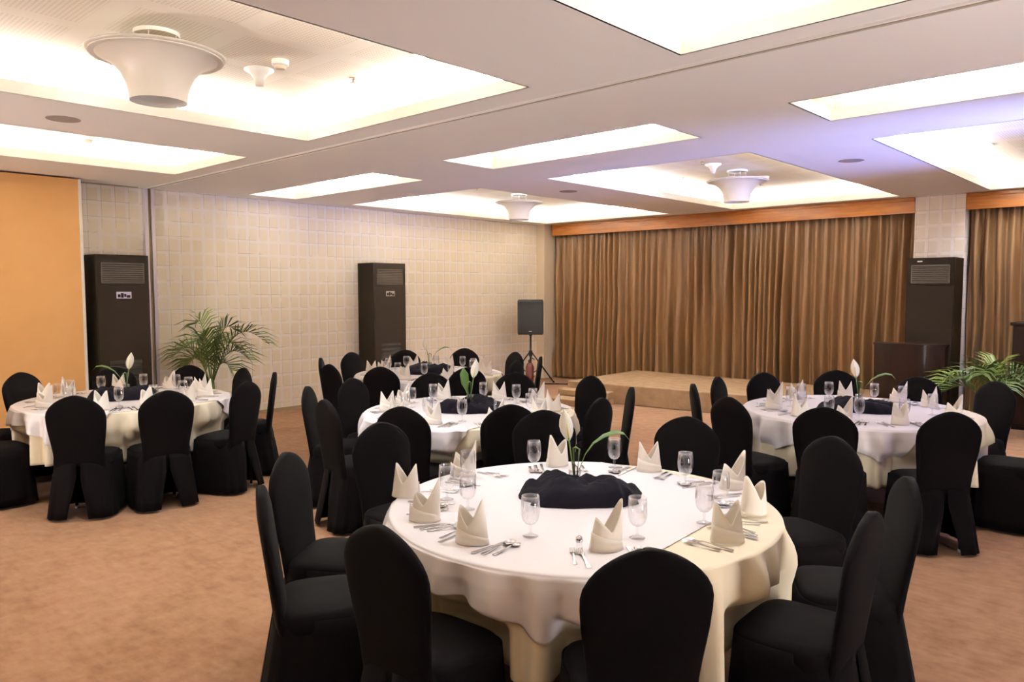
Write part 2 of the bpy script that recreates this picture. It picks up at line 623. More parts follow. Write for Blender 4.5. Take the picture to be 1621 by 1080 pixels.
# ------------------------------------------------------------------ stage
st = thing('stage_platform', 'low carpeted tan stage platform in front of the wide curtain', 'stage', (-6.0, 10.4, 0))
q = [(-7.55, 9.42), (-3.36, 9.94), (-3.4, 11.55), (-7.62, 11.5)]
mb = MB()
mb.add([(a + 6.0, b - 10.4, z) for z in (0, 0.30) for a, b in q],
       [(3, 2, 1, 0), (4, 5, 6, 7), (0, 1, 5, 4), (1, 2, 6, 5), (2, 3, 7, 6), (3, 0, 4, 7)])
mb.build('deck', M['stage_carpet'], st, smooth=False, bevel=0.015)
sp = thing('stage_steps', 'two carpeted tan steps at the left end of the stage', 'steps', (-7.4, 9.0, 0))
for (z0, z1, d0) in ((0, 0.10, 0.0), (0, 0.20, 0.30)):
    a = [(-7.50, 8.82 + d0), (-6.62, 8.93 + d0), (-6.69, 9.48), (-7.56, 9.37)]
    mb = MB()
    zz0 = 0.0 if z1 < 0.15 else 0.10
    if z1 < 0.15:
        a = [a[0], a[1], (-6.69, 9.48), (-7.56, 9.37)]
    mb.add([(px + 7.4, py - 9.0, z) for z in (zz0, z1) for px, py in a],
           [(3, 2, 1, 0), (4, 5, 6, 7), (0, 1, 5, 4), (1, 2, 6, 5), (2, 3, 7, 6), (3, 0, 4, 7)])
    mb.build('step', M['stage_carpet'], sp, smooth=False, bevel=0.012)


# ------------------------------------------------------------------ air conditioners
def air_conditioner(loc, rz, w, d, label, big_badge, corner_badge):
    """front faces local -Y, front centre at the origin"""
    t = thing('air_conditioner', label, 'air conditioner', loc, rz, 'tall dark air conditioners')
    H = 2.165
    MB().box(-w / 2, w / 2, 0, d, 0, H).build('body', M['ac_case'], t, smooth=False, bevel=0.008)
    MB().box(-w / 2 + 0.01, w / 2 - 0.01, -0.012, 0.0, 0.06, 1.80).build('front_panel', M['ac_panel'], t, smooth=False, bevel=0.004)
    fr = MB()
    ow, z0, z1 = w * 0.40, 1.83, 2.07
    fr.box(-ow, ow, -0.002, 0.0, z0, z1)
    o = fr.build('air_outlet', M['ac_dark'], t, smooth=False)
    f2 = MB()
    for (a, b, c, e) in ((-ow, ow, z1 - 0.014, z1), (-ow, ow, z0, z0 + 0.01), (-ow, -ow + 0.01, z0, z1), (ow - 0.01, ow, z0, z1)):
        f2.box(a, b, -0.014, -0.002, c, e)
    for k in range(8):
        zz = z0 + 0.022 + k * (z1 - z0 - 0.04) / 8
        f2.add([(-ow, -0.012, zz), (ow, -0.012, zz), (ow, -0.003, zz + 0.012), (-ow, -0.003, zz + 0.012),
                (-ow, -0.012, zz + 0.003), (ow, -0.012, zz + 0.003), (ow, -0.003, zz + 0.015), (-ow, -0.003, zz + 0.015)],
               [(0, 1, 2, 3), (7, 6, 5, 4), (0, 4, 5, 1), (3, 2, 6, 7)])
    f2.build('outlet_louvre', M['ac_slat'], o, smooth=False)
    iw, i0, i1 = w * 0.30, 0.30, 0.92
    g = MB().box(-iw, iw, -0.0135, -0.012, i0, i1).build('intake_grille', M['ac_dark'], t, smooth=False)
    s = MB()
    for k in range(9):
        zz = i0 + 0.02 + k * (i1 - i0) / 9
        s.add([(-iw, -0.03, zz), (iw, -0.03, zz), (iw, -0.013, zz + 0.03), (-iw, -0.013, zz + 0.03),
               (-iw, -0.03, zz + 0.006), (iw, -0.03, zz + 0.006), (iw, -0.013, zz + 0.036), (-iw, -0.013, zz + 0.036)],
              [(0, 1, 2, 3), (7, 6, 5, 4), (0, 4, 5, 1), (3, 2, 6, 7)])
    s.build('intake_louvre', M['ac_case'], g, smooth=False)
    if big_badge:
        bd = MB().box(-0.085, 0.085, -0.018, -0.012, 1.65, 1.73).build('badge', M['badge'], t, smooth=False, bevel=0.003)
        lg = MB()
        for k, (bx, bw, bz0, bz1) in enumerate(((-0.07, 0.03, 1.665, 1.70), (-0.035, 0.03, 1.66, 1.715), (0.0, 0.025, 1.67, 1.705), (0.03, 0.04, 1.66, 1.69))):
            lg.box(bx, bx + bw, -0.0195, -0.018, bz0, bz1)
        lg.build('badge_emblem', M['ac_case'], bd, smooth=False)
    if corner_badge:
        MB().box(-0.16, -0.10, -0.003, 0, 2.11, 2.125).build('badge', M['badge'], t, smooth=False)
    return t


air_conditioner((-9.48, 3.45, 0), PI / 2, 0.60, 0.40, 'tall dark air conditioner beside the peach partition panel', True, False)
air_conditioner((-9.49, 7.40, 0), PI / 2, 0.63, 0.40, 'tall dark air conditioner against the middle of the tiled wall', True, False)
air_conditioner((-2.78, 11.05, 0), 0.0, 0.575, 0.44, 'tall dark air conditioner in front of the tiled column', False, True)

# ------------------------------------------------------------------ lectern, cabinet, speaker, extinguisher
t = thing('lectern', 'polished dark wood lectern with curved front before the right air conditioner', 'lectern', (-2.9, 10.64, 0))
n_ = 24
prof = [(-0.42 + 0.84 * i / n_, -0.16 * math.cos(PI / 2 * (-1 + 2 * i / n_))) for i in range(n_ + 1)] + [(0.42, 0.16), (-0.42, 0.16)]
MB().loft([[(a, b, z) for a, b in prof] for z in (0.06, 1.02)]).build('body', M['dark_wood'], t, smooth=True, auto=True)
MB().loft([[(a * 1.03, b * 1.06, z) for a, b in prof] for z in (1.02, 1.05)]).build('top', M['dark_wood'], t, smooth=True, auto=True)
MB().loft([[(a * 1.04, b * 1.06, z) for a, b in prof] for z in (0.0, 0.06)]).build('plinth', M['dark_wood'], t, smooth=True, auto=True)

t = thing('cabinet', 'dark wood cabinet at right edge in front of the right curtain', 'cabinet', (-1.45, 11.33, 0))
MB().box(-0.4, 0.4, -0.2, 0.2, 0.05, 1.3).build('body', M['dark_wood'], t, smooth=False, bevel=0.006)
MB().box(-0.43, 0.43, -0.22, 0.22, 1.3, 1.34).build('top', M['dark_wood'], t, smooth=False, bevel=0.006)
MB().box(-0.385, -0.01, -0.215, -0.2, 0.08, 1.27).build('door', M['dark_wood'], t, smooth=False, bevel=0.004)
MB().box(0.01, 0.385, -0.215, -0.2, 0.08, 1.27).build('door', M['dark_wood'], t, smooth=False, bevel=0.004)
MB().box(-0.38, 0.38, -0.17, 0.18, 0, 0.05).build('plinth', M['dark_wood'], t, smooth=False)

t = thing('speaker_stand', 'black tripod speaker stand in the corner by the curtain', 'speaker stand', (-9.25, 10.45, 0), math.radians(40))
MB().tube([(0, 0, 0.12), (0, 0, 0.93)], 0.018, 12).build('pole', M['stand'], t)
MB().lathe([(0.03, 0.52), (0.034, 0.55), (0.034, 0.60), (0.03, 0.63)], 16).build('collar', M['stand'], t)
for k in range(3):
    a = 2 * PI * k / 3 + 0.55
    c_, s_ = math.cos(a), math.sin(a)
    lg = MB().tube([(0.02 * c_, 0.02 * s_, 0.60), (0.50 * c_, 0.50 * s_, 0.015)], 0.014, 8).build('leg', M['stand'], t)
    MB().tube([(0.02 * c_, 0.02 * s_, 0.20), (0.25 * c_, 0.25 * s_, 0.31)], 0.009, 6).build('brace', M['stand'], t)
    MB().tube([(0.49 * c_, 0.49 * s_, 0.026), (0.51 * c_, 0.51 * s_, 0.004)], 0.019, 8).build('foot', M['stand'], lg)
t = thing('loudspeaker', 'black loudspeaker raised on a tripod stand in the far corner', 'speaker', (-9.25, 10.45, 0.93), math.radians(40))


def spk(sc, y):
    return [(-0.235 * sc, y, 0), (0.235 * sc, y, 0)]


prof = [(-0.235, -0.17), (0.235, -0.17), (0.235, 0.02), (0.15, 0.19), (-0.15, 0.19), (-0.235, 0.02)]
MB().loft([[(a * s_, b * s_, z) for a, b in prof] for z, s_ in ((0, 0.96), (0.025, 1.0), (0.61, 1.0), (0.64, 0.95))]).build('cabinet_shell', M['speaker'], t, smooth=False, bevel=0.008)
g = MB().box(-0.215, 0.215, -0.18, -0.17, 0.03, 0.61).build('grille', M['stand'], t, smooth=False, bevel=0.004)
MB().box(-0.025, 0.025, -0.184, -0.18, 0.055, 0.07).build('badge', M['badge'], t, smooth=False)
MB().lathe([(0.028, -0.03), (0.028, 0.0)], 12).build('pole_socket', M['stand'], t)

t = thing('fire_extinguisher', 'dark red fire extinguisher on the floor below the loudspeaker', 'fire extinguisher', (-9.05, 10.2, 0))
MB().lathe([(0.07, 0), (0.075, 0.02), (0.075, 0.36), (0.05, 0.42), (0.025, 0.44)], 20).build('cylinder', M['red'], t)
MB().lathe([(0.025, 0.44), (0.03, 0.46), (0.02, 0.49)], 12).build('valve', M['stand'], t)
MB().tube([(0, 0, 0.49), (0.07, 0, 0.52), (0.11, 0, 0.50)], 0.008, 6).build('handle', M['stand'], t)
tag(MB().tube([(-9.05, 10.62, 0.012), (-8.75, 10.86, 0.012), (-8.3, 11.15, 0.012), (-7.95, 11.35, 0.012)], 0.012, 6).build('power_cable', M['stand']),
    'black cable on the carpet between speaker stand and stage', 'cable')


# ------------------------------------------------------------------ palms
def frond(mb, base, az, length, rise, droop, nleaf=16, ll=0.30):
    pts = []
    for i in range(15):
        s_ = i / 14
        r = length * (s_ * 0.75 + 0.25 * s_ * s_) * (0.55 + 0.45 * droop)
        z = rise * math.sin(s_ * (PI / 2 + droop * 0.75)) * (1 - 0.10 * s_)
        pts.append(Vector((base[0] + r * math.cos(az), base[1] + r * math.sin(az), base[2] + z)))
    mb.tube(pts, [0.009 * (1 - 0.8 * i / 14) for i in range(15)], 5)
    side = Vector((-math.sin(az), math.cos(az), 0))
    for i in range(nleaf * 2):
        s_ = 0.28 + 0.72 * (i // 2) / (nleaf - 1)
        k = s_ * 14
        a = min(int(k), 13)
        p = pts[a].lerp(pts[a + 1], k - a)
        d = (pts[a + 1] - pts[a]).normalized()
        sg = 1 if i % 2 else -1
        L = ll * (0.55 + 0.75 * math.sin(PI * min(1, (s_ - 0.2) / 0.85))) * random.uniform(0.85, 1.1)
        up = side.cross(d).normalized() * (1 if side.cross(d).z > 0 else -1)
        dirv = (d * 0.75 + side * sg * 0.7 + up * 0.42).normalized()
        w = d.cross(dirv)
        w = dirv.cross(w).normalized() * 0.0085
        mid = p + dirv * L * 0.5
        tip = p + dirv * L + Vector((0, 0, -0.28 * L))
        f = Vector((0, 0, 0.002))
        vs = [p - w * .6, p + w * .6, mid + w, mid - w, tip]
        mb.add(vs + [v - f for v in vs], [(0, 1, 2, 3), (3, 2, 4), (6, 5, 8, 7), (7, 8, 9)])
    return mb


def palm(loc, label, fronds, trunk, xmin=-99, ymax=99):
    t = thing('potted_palm', label, 'palm', loc, 0, 'potted palms')
    MB().lathe([(0.11, 0), (0.15, 0.24), (0.16, 0.26), (0.14, 0.26), (0.13, 0.22)], 20).build('pot', M['pot'], t)
    tr = MB()
    for k in range(4):
        a = k * 1.7
        tr.tube([(0.05 * math.cos(a), 0.05 * math.sin(a), 0.22), (0.03 * math.cos(a), 0.03 * math.sin(a), trunk)], [0.016, 0.010], 7)
    tr.build('trunk', M['stem'], t)
    for k, (az, ln, rise, dr) in enumerate(fronds):
        fb = frond(MB(), (0, 0, trunk - 0.12), math.radians(az), ln, rise, dr)
        fb.v = [(max(a_, xmin - loc[0] + 0.004 * (i_ % 3)), min(b_, ymax - loc[1]), c_) for i_, (a_, b_, c_) in enumerate(fb.v)]
        fb.build('frond', M['palm_light'] if k % 3 == 0 else M['palm'], t)


# camera-right direction is azimuth 43 deg
palm((-9.34, 4.42, 0), 'tall potted palm standing against the tiled wall behind the left table',
     [(205, 0.30, 0.94, 0.25), (43, 0.78, 0.78, 0.75), (150, 0.30, 0.62, 0.4), (225, 0.50, 0.56, 0.8), (35, 0.55, 0.52, 0.8),
      (300, 0.35, 0.72, 0.4), (90, 0.42, 0.62, 0.6), (200, 0.42, 0.42, 0.9), (60, 0.40, 0.86, 0.35), (250, 0.3, 0.42, 0.7), (20, 0.36, 0.36, 0.9)], 0.62, xmin=-9.86)
palm((-1.98, 10.55, 0), 'low spreading potted palm at right edge behind the right table',
     [(223, 0.62, 0.42, 0.9), (43, 0.62, 0.48, 0.85), (240, 0.40, 0.50, 0.6), (70, 0.35, 0.58, 0.4), (310, 0.40, 0.42, 0.8),
      (200, 0.45, 0.30, 0.95), (20, 0.55, 0.36, 0.95), (270, 0.40, 0.55, 0.5), (340, 0.5, 0.38, 0.9)], 0.42, ymax=11.04)


# ------------------------------------------------------------------ ceiling fittings
def pendant(x, y, label):
    t = thing('pendant_lamp', label, 'lamp', (x, y, 0), 0, 'trumpet shaped pendant shades')
    MB().lathe([(0.125, ZR), (0.125, ZR - 0.022), (0.118, ZR - 0.022), (0.118, ZR - 0.004)], 40, cap0=False, cap1=False).build('canopy', M['white'], t, auto=True)
    for k in range(4):
        a = PI / 4 + k * PI / 2
        MB().tube([(0.11 * math.cos(a), 0.11 * math.sin(a), ZR - 0.01), (0.11 * math.cos(a), 0.11 * math.sin(a), 3.10)], 0.004, 6).build('rod', M['white'], t)
    prof = [(0.155, 2.845), (0.158, 2.87), (0.165, 2.91), (0.178, 2.95), (0.198, 2.995), (0.228, 3.035), (0.27, 3.068), (0.32, 3.092), (0.365, 3.105), (0.382, 3.112)]
    inner = [(r - 0.008, z + 0.004) for r, z in reversed(prof)]
    MB().lathe(prof + inner + [prof[0]], 56, cap0=False, cap1=False).build('shade', M['white'], t)
    MB().lathe([(0.0, 3.1), (0.36, 3.1), (0.36, 3.094), (0.0, 3.094)], 40, cap0=False, cap1=False).build('top_disc', M['white'], t, auto=True)


pendant(-4.58, 1.90, 'largest white trumpet shaped pendant shade, near the viewer at upper left')
pendant(-4.49, 8.98, 'white trumpet shaped pendant shade hanging before the wide curtain')
pendant(-8.09, 8.86, 'farthest white trumpet shaped pendant shade near the back left corner')


def cone(x, y, label):
    t = thing('cone_diffuser', label, 'ceiling diffuser', (x, y, 0), 0, 'small white ceiling cones')
    MB().lathe([(0.09, ZR - 0.004), (0.092, ZR - 0.010), (0.06, ZR - 0.03), (0.036, ZR - 0.06), (0.026, ZR - 0.11), (0.0, ZR - 0.115)], 28, cap1=False).build('cone', M['white'], t)
    MB().lathe([(0.096, ZR), (0.096, ZR - 0.008), (0.09, ZR - 0.008)], 28, cap0=False, cap1=False).build('rim', M['white'], t)


cone(-4.83, 2.68, 'small white ceiling cone beside the largest pendant shade')
cone(-4.48, 8.34, 'small white ceiling cone in front of the curtain side pendant shade')
cone(-4.51, 9.72, 'small white ceiling cone behind the curtain side pendant shade')


def smoke(x, y, label):
    t = thing('smoke_detector', label, 'smoke detector', (x, y, 0), 0, 'smoke detectors')
    MB().lathe([(0.055, ZR), (0.055, ZR - 0.03), (0.046, ZR - 0.036)], 24).build('base', M['white'], t, auto=True)
    MB().lathe([(0.036, ZR - 0.036), (0.036, ZR - 0.05), (0.03, ZR - 0.056)], 24).build('sensor', M['cream'], t, auto=True)


smoke(-4.54, 2.67, 'white smoke detector beside the small cone near the largest pendant')
smoke(-8.15, 2.69, 'small smoke detector inside the long left ceiling recess')


def sprinkler(x, y, label):
    t = thing('sprinkler', label, 'sprinkler', (x, y, 0), 0, 'fire sprinklers')
    MB().lathe([(0.03, ZR), (0.028, ZR - 0.006)], 16).build('escutcheon', M['brass'], t, auto=True)
    MB().tube([(0, 0, ZR), (0, 0, ZR - 0.03)], 0.008, 8).build('frame', M['brass'], t)
    MB().lathe([(0.02, ZR - 0.03), (0.02, ZR - 0.034)], 12).build('deflector', M['brass'], t, auto=True)


sprinkler(-4.54, 3.24, 'small dark fire sprinkler in the upper left ceiling recess')
sprinkler(-4.48, 8.08, 'small dark fire sprinkler before the curtain side pendant shade')
sprinkler(-8.05, 7.90, 'small dark fire sprinkler in the back left ceiling recess')
sprinkler(-2.12 + 0.1, 3.2, 'small fire sprinkler in the bright recess at top centre')


def downlight(x, y, label):
    t = thing('downlight', label, 'downlight', (x, y, 0), 0, 'recessed downlights')
    MB().lathe([(0.062, ZR), (0.062, ZR - 0.006), (0.048, ZR - 0.006), (0.048, ZR)], 24, cap0=False, cap1=False).build('trim_ring', M['white'], t, auto=True)
    MB().lathe([(0.048, ZR - 0.001), (0.048, ZR - 0.004)], 24).build('lens', M['lamp'], t, auto=True)
    s_ = spot('downlight_lamp', (x, y, ZR - 0.02), SPOT_POWER, SPOT_COLOR, size=125, blend=0.9, radius=0.05)


downlight(-5.39, 3.21, 'bright downlight right of the largest pendant shade, near recess corner')
downlight(-5.42, 1.89, 'bright downlight partly behind the largest pendant shade')
downlight(-3.78, 3.22, 'bright downlight at the right rim of the upper left recess')
downlight(-5.37, 9.06, 'bright downlight left of the curtain side pendant shade')
downlight(-1.82, 9.16, 'bright downlight in the recess at right edge')
downlight(-1.86, 11.0, 'bright downlight beside the pelmet at right edge')
downlight(-3.60, 9.06, 'downlight at the right rim of the recess with the curtain side pendant')
downlight(-1.72, 3.22, 'added downlight in the bright recess at top centre')  # added lamp that whitens the front table top
downlight(-7.30, 8.95, 'downlight right of the farthest pendant shade in the back left recess')


def disc(x, y, label):
    tag(MB().lathe([(0.115, ZC), (0.115, ZC - 0.004), (0.105, ZC - 0.006)], 28).build('ceiling_speaker', M['grille'], smooth=False, loc=(x, y, 0)),
        label, 'ceiling speaker', 'round ceiling speakers')


disc(-6.35, 1.93, 'faint round ceiling speaker left of the largest pendant shade')
disc(-6.22, 7.76, 'grey round ceiling speaker between the two far pendant shades')
disc(-2.71, 7.84, 'grey round ceiling speaker on the bluish ceiling at right')


# ------------------------------------------------------------------ chair
def sq_ring(a, b, z, n=40, e=4.0, cy=0.0):
    r = []
    for j in range(n):
        th = -PI / 2 + 2 * PI * j / n
        c_, s_ = math.cos(th), math.sin(th)
        r.append((a * math.copysign(abs(c_) ** (2 / e), c_), cy + b * math.copysign(abs(s_) ** (2 / e), s_), z))
    return r


HC = 0.96


def back_half_width(z):
    sh = 0.80
    if z <= sh:
        return 0.178 + (0.212 - 0.178) * sstep(0.46, 0.78, z)
    t = (z - sh) / (HC - sh)
    return 0.212 * max(0.0, (1 - t ** 1.75)) ** 0.60 if t < 1 else 0.0


def make_chair():
    t = thing('banquet_chair', 'x', 'chair')
    sb, sd = 0.215, 0.19
    seat = MB().loft([sq_ring(sb, sd, 0.39), sq_ring(sb * 1.01, sd * 1.01, 0.43), sq_ring(sb, sd, 0.462), sq_ring(sb * 0.96, sd * 0.95, 0.478),
                      sq_ring(sb * 0.86, sd * 0.84, 0.487), sq_ring(sb * 0.5, sd * 0.5, 0.492)])
    seat.build('seat', M['black_fabric'], t)
    # backrest: flattened ring lofted upward, leaning back
    zs = [0.33, 0.36, 0.39, 0.42, 0.46, 0.52, 0.58, 0.64, 0.70, 0.76, 0.80, 0.83, 0.86, 0.885, 0.905, 0.922, 0.936, 0.947, 0.954, 0.9585]
    rings = []
    for z in zs:
        w = max(back_half_width(z), 0.012)
        yc = -0.185 - 0.13 * (z - 0.44)
        th = (0.030 - 0.022 * (1 - sstep(0.33, 0.43, z))) * (0.45 + 0.55 * min(1, (HC - z) / 0.10) ** 0.5)
        r = []
        for j in range(28):
            a = 2 * PI * j / 28
            c_, s_ = math.cos(a), math.sin(a)
            r.append((w * math.copysign(abs(c_) ** 0.7, c_), yc + th * math.copysign(abs(s_) ** 0.8, s_), z))
        rings.append(r)
    MB().loft(rings).build('backrest', M['black_fabric'], t)
    # skirt: open at the back in an inverted V
    rings = []
    n = 72
    for k, z in enumerate((0.46, 0.40, 0.32, 0.24, 0.16, 0.09, 0.02)):
        f = 1 - z / 0.46
        gap = math.radians(0.3 + 9.5 * max(0, f - 0.38))
        r = []
        for j in range(n + 1):
            th = -PI / 2 + gap + (2 * PI - 2 * gap) * j / n
            c_, s_ = math.cos(th), math.sin(th)
            e = 2 / 4.0
            corner = abs(c_ * s_) * 2
            fl = 1 + 0.10 * f + f * 0.025 * math.sin(16 * th) + 0.05 * f * corner ** 3
            x = (sb + 0.006) * math.copysign(abs(c_) ** e, c_) * fl
            y = (sd + 0.006) * math.copysign(abs(s_) ** e, s_) * fl
            if s_ < 0:
                rear = abs(s_) ** 0.6
                x *= 1 - rear * 0.16 * (1 - f) ** 1.3
                y -= rear * (0.012 + 0.060 * f)
            r.append((x, y, z))
        rings.append(r)
    sk = MB().loft(rings, False, False, closed=False).build('skirt', M['black_fabric'], t, solid=0.004)
    for sx in (-1, 1):
        for sy in (-1, 1):
            y = 0.13 if sy > 0 else -0.165
            lg = MB().lathe([(0.012, 0.022), (0.012, 0.36)], 10, (0.14 * sx, y, 0)).build('leg', M['stand'], t)
            MB().lathe([(0.014, 0.0), (0.016, 0.008), (0.014, 0.022)], 10, (0.14 * sx, y, 0)).build('foot', M['grey_plastic'], lg)
    return t


# ------------------------------------------------------------------ tableware
def make_napkin(kind):
    rnd = random.Random(kind)
    mb = MB()
    n = 64
    p1 = (0.178, 0.160, 0.188)[kind]
    p2 = (0.145, 0.160, 0.125)[kind]
    rings = []
    rows = 9
    for i in range(rows):
        s_ = i / (rows - 1)
        r = []
        for j in range(n):
            ph = 2 * PI * j / n
            cx_ = math.cos(ph)
            c0 = 0.04
            t1, t2 = max(0.0, (cx_ - c0) / (1 - c0)), max(0.0, (-cx_ - c0) / (1 - c0))
            h = 0.072 + (p1 - 0.072) * t1 ** 1.05 + (p2 - 0.072) * t2 ** 1.05
            z = h * s_
            taper = 1 - 0.20 * (z / 0.17) - 0.06 * s_ * s_
            x = 0.066 * math.cos(ph) * taper + (0.018 * z / 0.17) * (1 if kind == 2 else -0.2)
            y = 0.047 * math.sin(ph) * taper
            r.append((x, y, z))
        rings.append(r)
    mb.loft(rings, False, False)
    # turned up cuff wrapped round the foot
    rings = []
    for i in range(4):
        s_ = i / 3
        r = []
        for j in range(33):
            ph = -PI * 0.95 + PI * 1.05 * j / 32
            h = 0.018 + 0.055 * (1 - j / 32)
            r.append((0.0695 * math.cos(ph) * (1 - 0.06 * s_), 0.0505 * math.sin(ph) * (1 - 0.06 * s_) - 0.001, h * s_))
        rings.append(r)
    mb.loft(rings, False, False, closed=False)
    o = mb.build('napkin', M['napkin'], solid=0.0022)
    return tag(o, 'x', 'napkin')


def make_goblet():
    t = thing('goblet', 'x', 'glass')
    outer = [(0.006, 0.046), (0.020, 0.051), (0.032, 0.065), (0.0385, 0.088), (0.040, 0.110), (0.0385, 0.138), (0.036, 0.165)]
    inner = [(r - 0.0014, z + 0.001) for r, z in reversed(outer)]
    MB().lathe(outer + inner, 28).build('bowl', M['glass'], t)
    MB().lathe([(0.032, 0.0), (0.032, 0.002), (0.012, 0.007), (0.0055, 0.014), (0.005, 0.026), (0.0075, 0.034), (0.005, 0.041), (0.006, 0.046)], 24).build('stem', M['glass'], t)
    return t


def strip(mb, prof, th=0.0022):
    """prof: (y, half width, z, x offset)"""
    rings = []
    for y, w, z, xo in prof:
        rings.append([(xo - w, y, z), (xo + w, y, z), (xo + w, y, z + th), (xo - w, y, z + th)])
    return mb.loft(rings)


def make_fork(sc=1.0):
    mb = MB()
    strip(mb, [(y * sc, w * sc, z, 0) for y, w, z in ((-0.095, 0.008, 0.0), (-0.085, 0.009, 0.0), (-0.04, 0.005, 0.002), (0.02, 0.003, 0.006), (0.035, 0.006, 0.005), (0.045, 0.012, 0.002), (0.058, 0.012, 0.001))])
    for k in range(4):
        xo = (-0.0097 + k * 0.00647) * sc
        strip(mb, [(0.058 * sc, 0.0022 * sc, 0.001, xo), (0.08 * sc, 0.0020 * sc, 0.002, xo), (0.098 * sc, 0.0012 * sc, 0.007, xo)])
    return tag(mb.build('fork', M['steel'], bevel=0.0006, smooth=False), 'x', 'fork')


def make_knife():
    mb = MB()
    strip(mb, [(-0.11, 0.006, 0.0, 0), (-0.10, 0.0075, 0.0, 0), (0.0, 0.006, 0.0, 0), (0.005, 0.005, 0.0005, 0)], 0.005)
    strip(mb, [(0.005, 0.006, 0.001, 0), (0.03, 0.009, 0.001, 0), (0.09, 0.0095, 0.001, 0), (0.108, 0.005, 0.001, -0.004), (0.114, 0.001, 0.001, -0.007)], 0.0018)
    return tag(mb.build('knife', M['steel'], bevel=0.0006, smooth=False), 'x', 'knife')


def make_spoon(sc, bw):
    mb = MB()
    strip(mb, [(y * sc, w * sc, z, 0) for y, w, z in ((-0.09, 0.008, 0.0), (-0.08, 0.009, 0.0), (-0.04, 0.005, 0.003), (0.02, 0.003, 0.009), (0.04, 0.0035, 0.009))])
    rings = []
    for i in range(9):
        a = i / 8 * PI / 2
        r, z = math.sin(a), 0.0005 + 0.009 * (1 - math.cos(a))
        rings.append([(bw * max(r, 0.02) * math.cos(2 * PI * j / 24), 0.066 * sc + bw * 1.45 * max(r, 0.02) * math.sin(2 * PI * j / 24), z) for j in range(24)])
    mb.loft(rings, True, False)
    return tag(mb.build('spoon', M['steel'], solid=0.0012, smooth=True), 'x', 'spoon')


PRO = {'chair': make_chair(), 'napkin0': make_napkin(0), 'napkin1': make_napkin(1), 'napkin2': make_napkin(2), 'goblet': make_goblet(),
       'knife': make_knife(), 'fork': make_fork(), 'small_fork': make_fork(0.84), 'spoon': make_spoon(1.0, 0.021), 'small_spoon': make_spoon(0.85, 0.0155)}
FIRST = set()


def place(kind, x, y, z, rz, label, group):
    o = PRO[kind]
    if kind in FIRST:
        o = copy_tree(o)
    FIRST.add(kind)
    o.location = (x, y, z)
    o.rotation_euler = (0, 0, rz)
    return tag(o, label, None, group)


# ------------------------------------------------------------------ tables
CEN = {'T1': (-2.11, 2.75), 'T2': (-4.48, 4.31), 'T3': (-6.85, 5.92), 'T4': (-2.13, 6.49), 'TL': (-7.30, 2.65)}
RAD = {'T1': 0.87, 'T2': 0.85, 'T3': 0.85, 'T4': 0.89, 'TL': 0.87}
TNAME = {'T1': 'front table', 'T2': 'middle table', 'T3': 'far table', 'T4': 'right table', 'TL': 'left table'}
SEATS = {
    'T1': [(-2.80, 1.52), (-3.29, 1.92), (-2.03, 1.53), (-1.24, 1.95), (-0.87, 2.81), (-0.92, 3.45), (-1.48, 4.14), (-2.39, 4.18), (-3.22, 3.77), (-3.64, 2.75)],
    'T2': [(-4.03, 3.23), (-3.55, 3.80), (-3.28, 4.48), (-3.46, 5.15), (-4.19, 5.59), (-4.92, 5.34), (-5.47, 4.74), (-5.67, 3.98), (-5.45, 3.39), (-4.69, 3.06)],
    'T3': [(-6.30, 4.78), (-5.60, 5.35), (-5.73, 6.29), (-5.85, 6.73), (-6.53, 7.09), (-7.46, 7.08), (-7.88, 6.38), (-8.05, 5.65), (-7.63, 4.93), (-6.91, 4.57)],
    'T4': [(-1.91, 5.15), (-1.23, 5.50), (-1.36, 7.60), (-1.96, 7.55), (-2.71, 7.59), (-3.16, 6.93), (-3.30, 6.29), (-3.20, 5.68), (-2.61, 5.16), (-0.83, 6.55)],
    'TL': [(-6.26, 1.90), (-6.05, 2.50), (-6.13, 3.22), (-6.67, 3.76), (-7.19, 3.77), (-7.92, 3.52), (-8.36, 2.92), (-8.43, 2.10), (-7.22, 1.38), (-8.10, 1.55)],
}


def seat_centre(c, p):
    a = math.atan2(c[1] - p[1], c[0] - p[0])
    return p[0] + 0.25 * math.cos(a), p[1] + 0.25 * math.sin(a)


for key in SEATS:            # neighbours must not stand inside each other
    L = [list(p) for p in SEATS[key]]
    for it in range(60):
        for i in range(len(L)):
            for j in range(i):
                (xa, ya), (xb, yb) = seat_centre(CEN[key], L[i]), seat_centre(CEN[key], L[j])
                d = math.hypot(xa - xb, ya - yb)
                if d < 0.50:
                    k_ = (0.50 - d) * 0.3 / d
                    L[i][0] += (xa - xb) * k_
                    L[i][1] += (ya - yb) * k_
                    L[j][0] -= (xa - xb) * k_
                    L[j][1] -= (ya - yb) * k_
    SEATS[key] = [tuple(p) for p in L]
HOURS = ['twelve', 'one', 'two', 'three', 'four', 'five', 'six', 'seven', 'eight', 'nine', 'ten', 'eleven']


def clock_hours(c, seats):
    """clock position of every seat, six o'clock nearest the viewer; all different"""
    near = math.atan2(-c[1], -c[0])
    rel = []
    for (x, y) in seats:
        a = near - math.atan2(y - c[1], x - c[0])
        rel.append(((a / (2 * PI) * 12) + 6) % 12)
    order = sorted(range(len(seats)), key=lambda i: rel[i])
    best = None
    for combo in itertools.combinations(range(12), len(seats)):
        for sh in (-1, 0, 1):
            err = 0
            for k, i in enumerate(order):
                d = abs(rel[i] - combo[(k + sh) % len(seats)])
                err += min(d, 12 - d) ** 2
            if best is None or err < best[0]:
                best = (err, combo, sh)
    hours = [0] * len(seats)
    for k, i in enumerate(order):
        hours[i] = best[1][(k + best[2]) % len(seats)]
    return hours


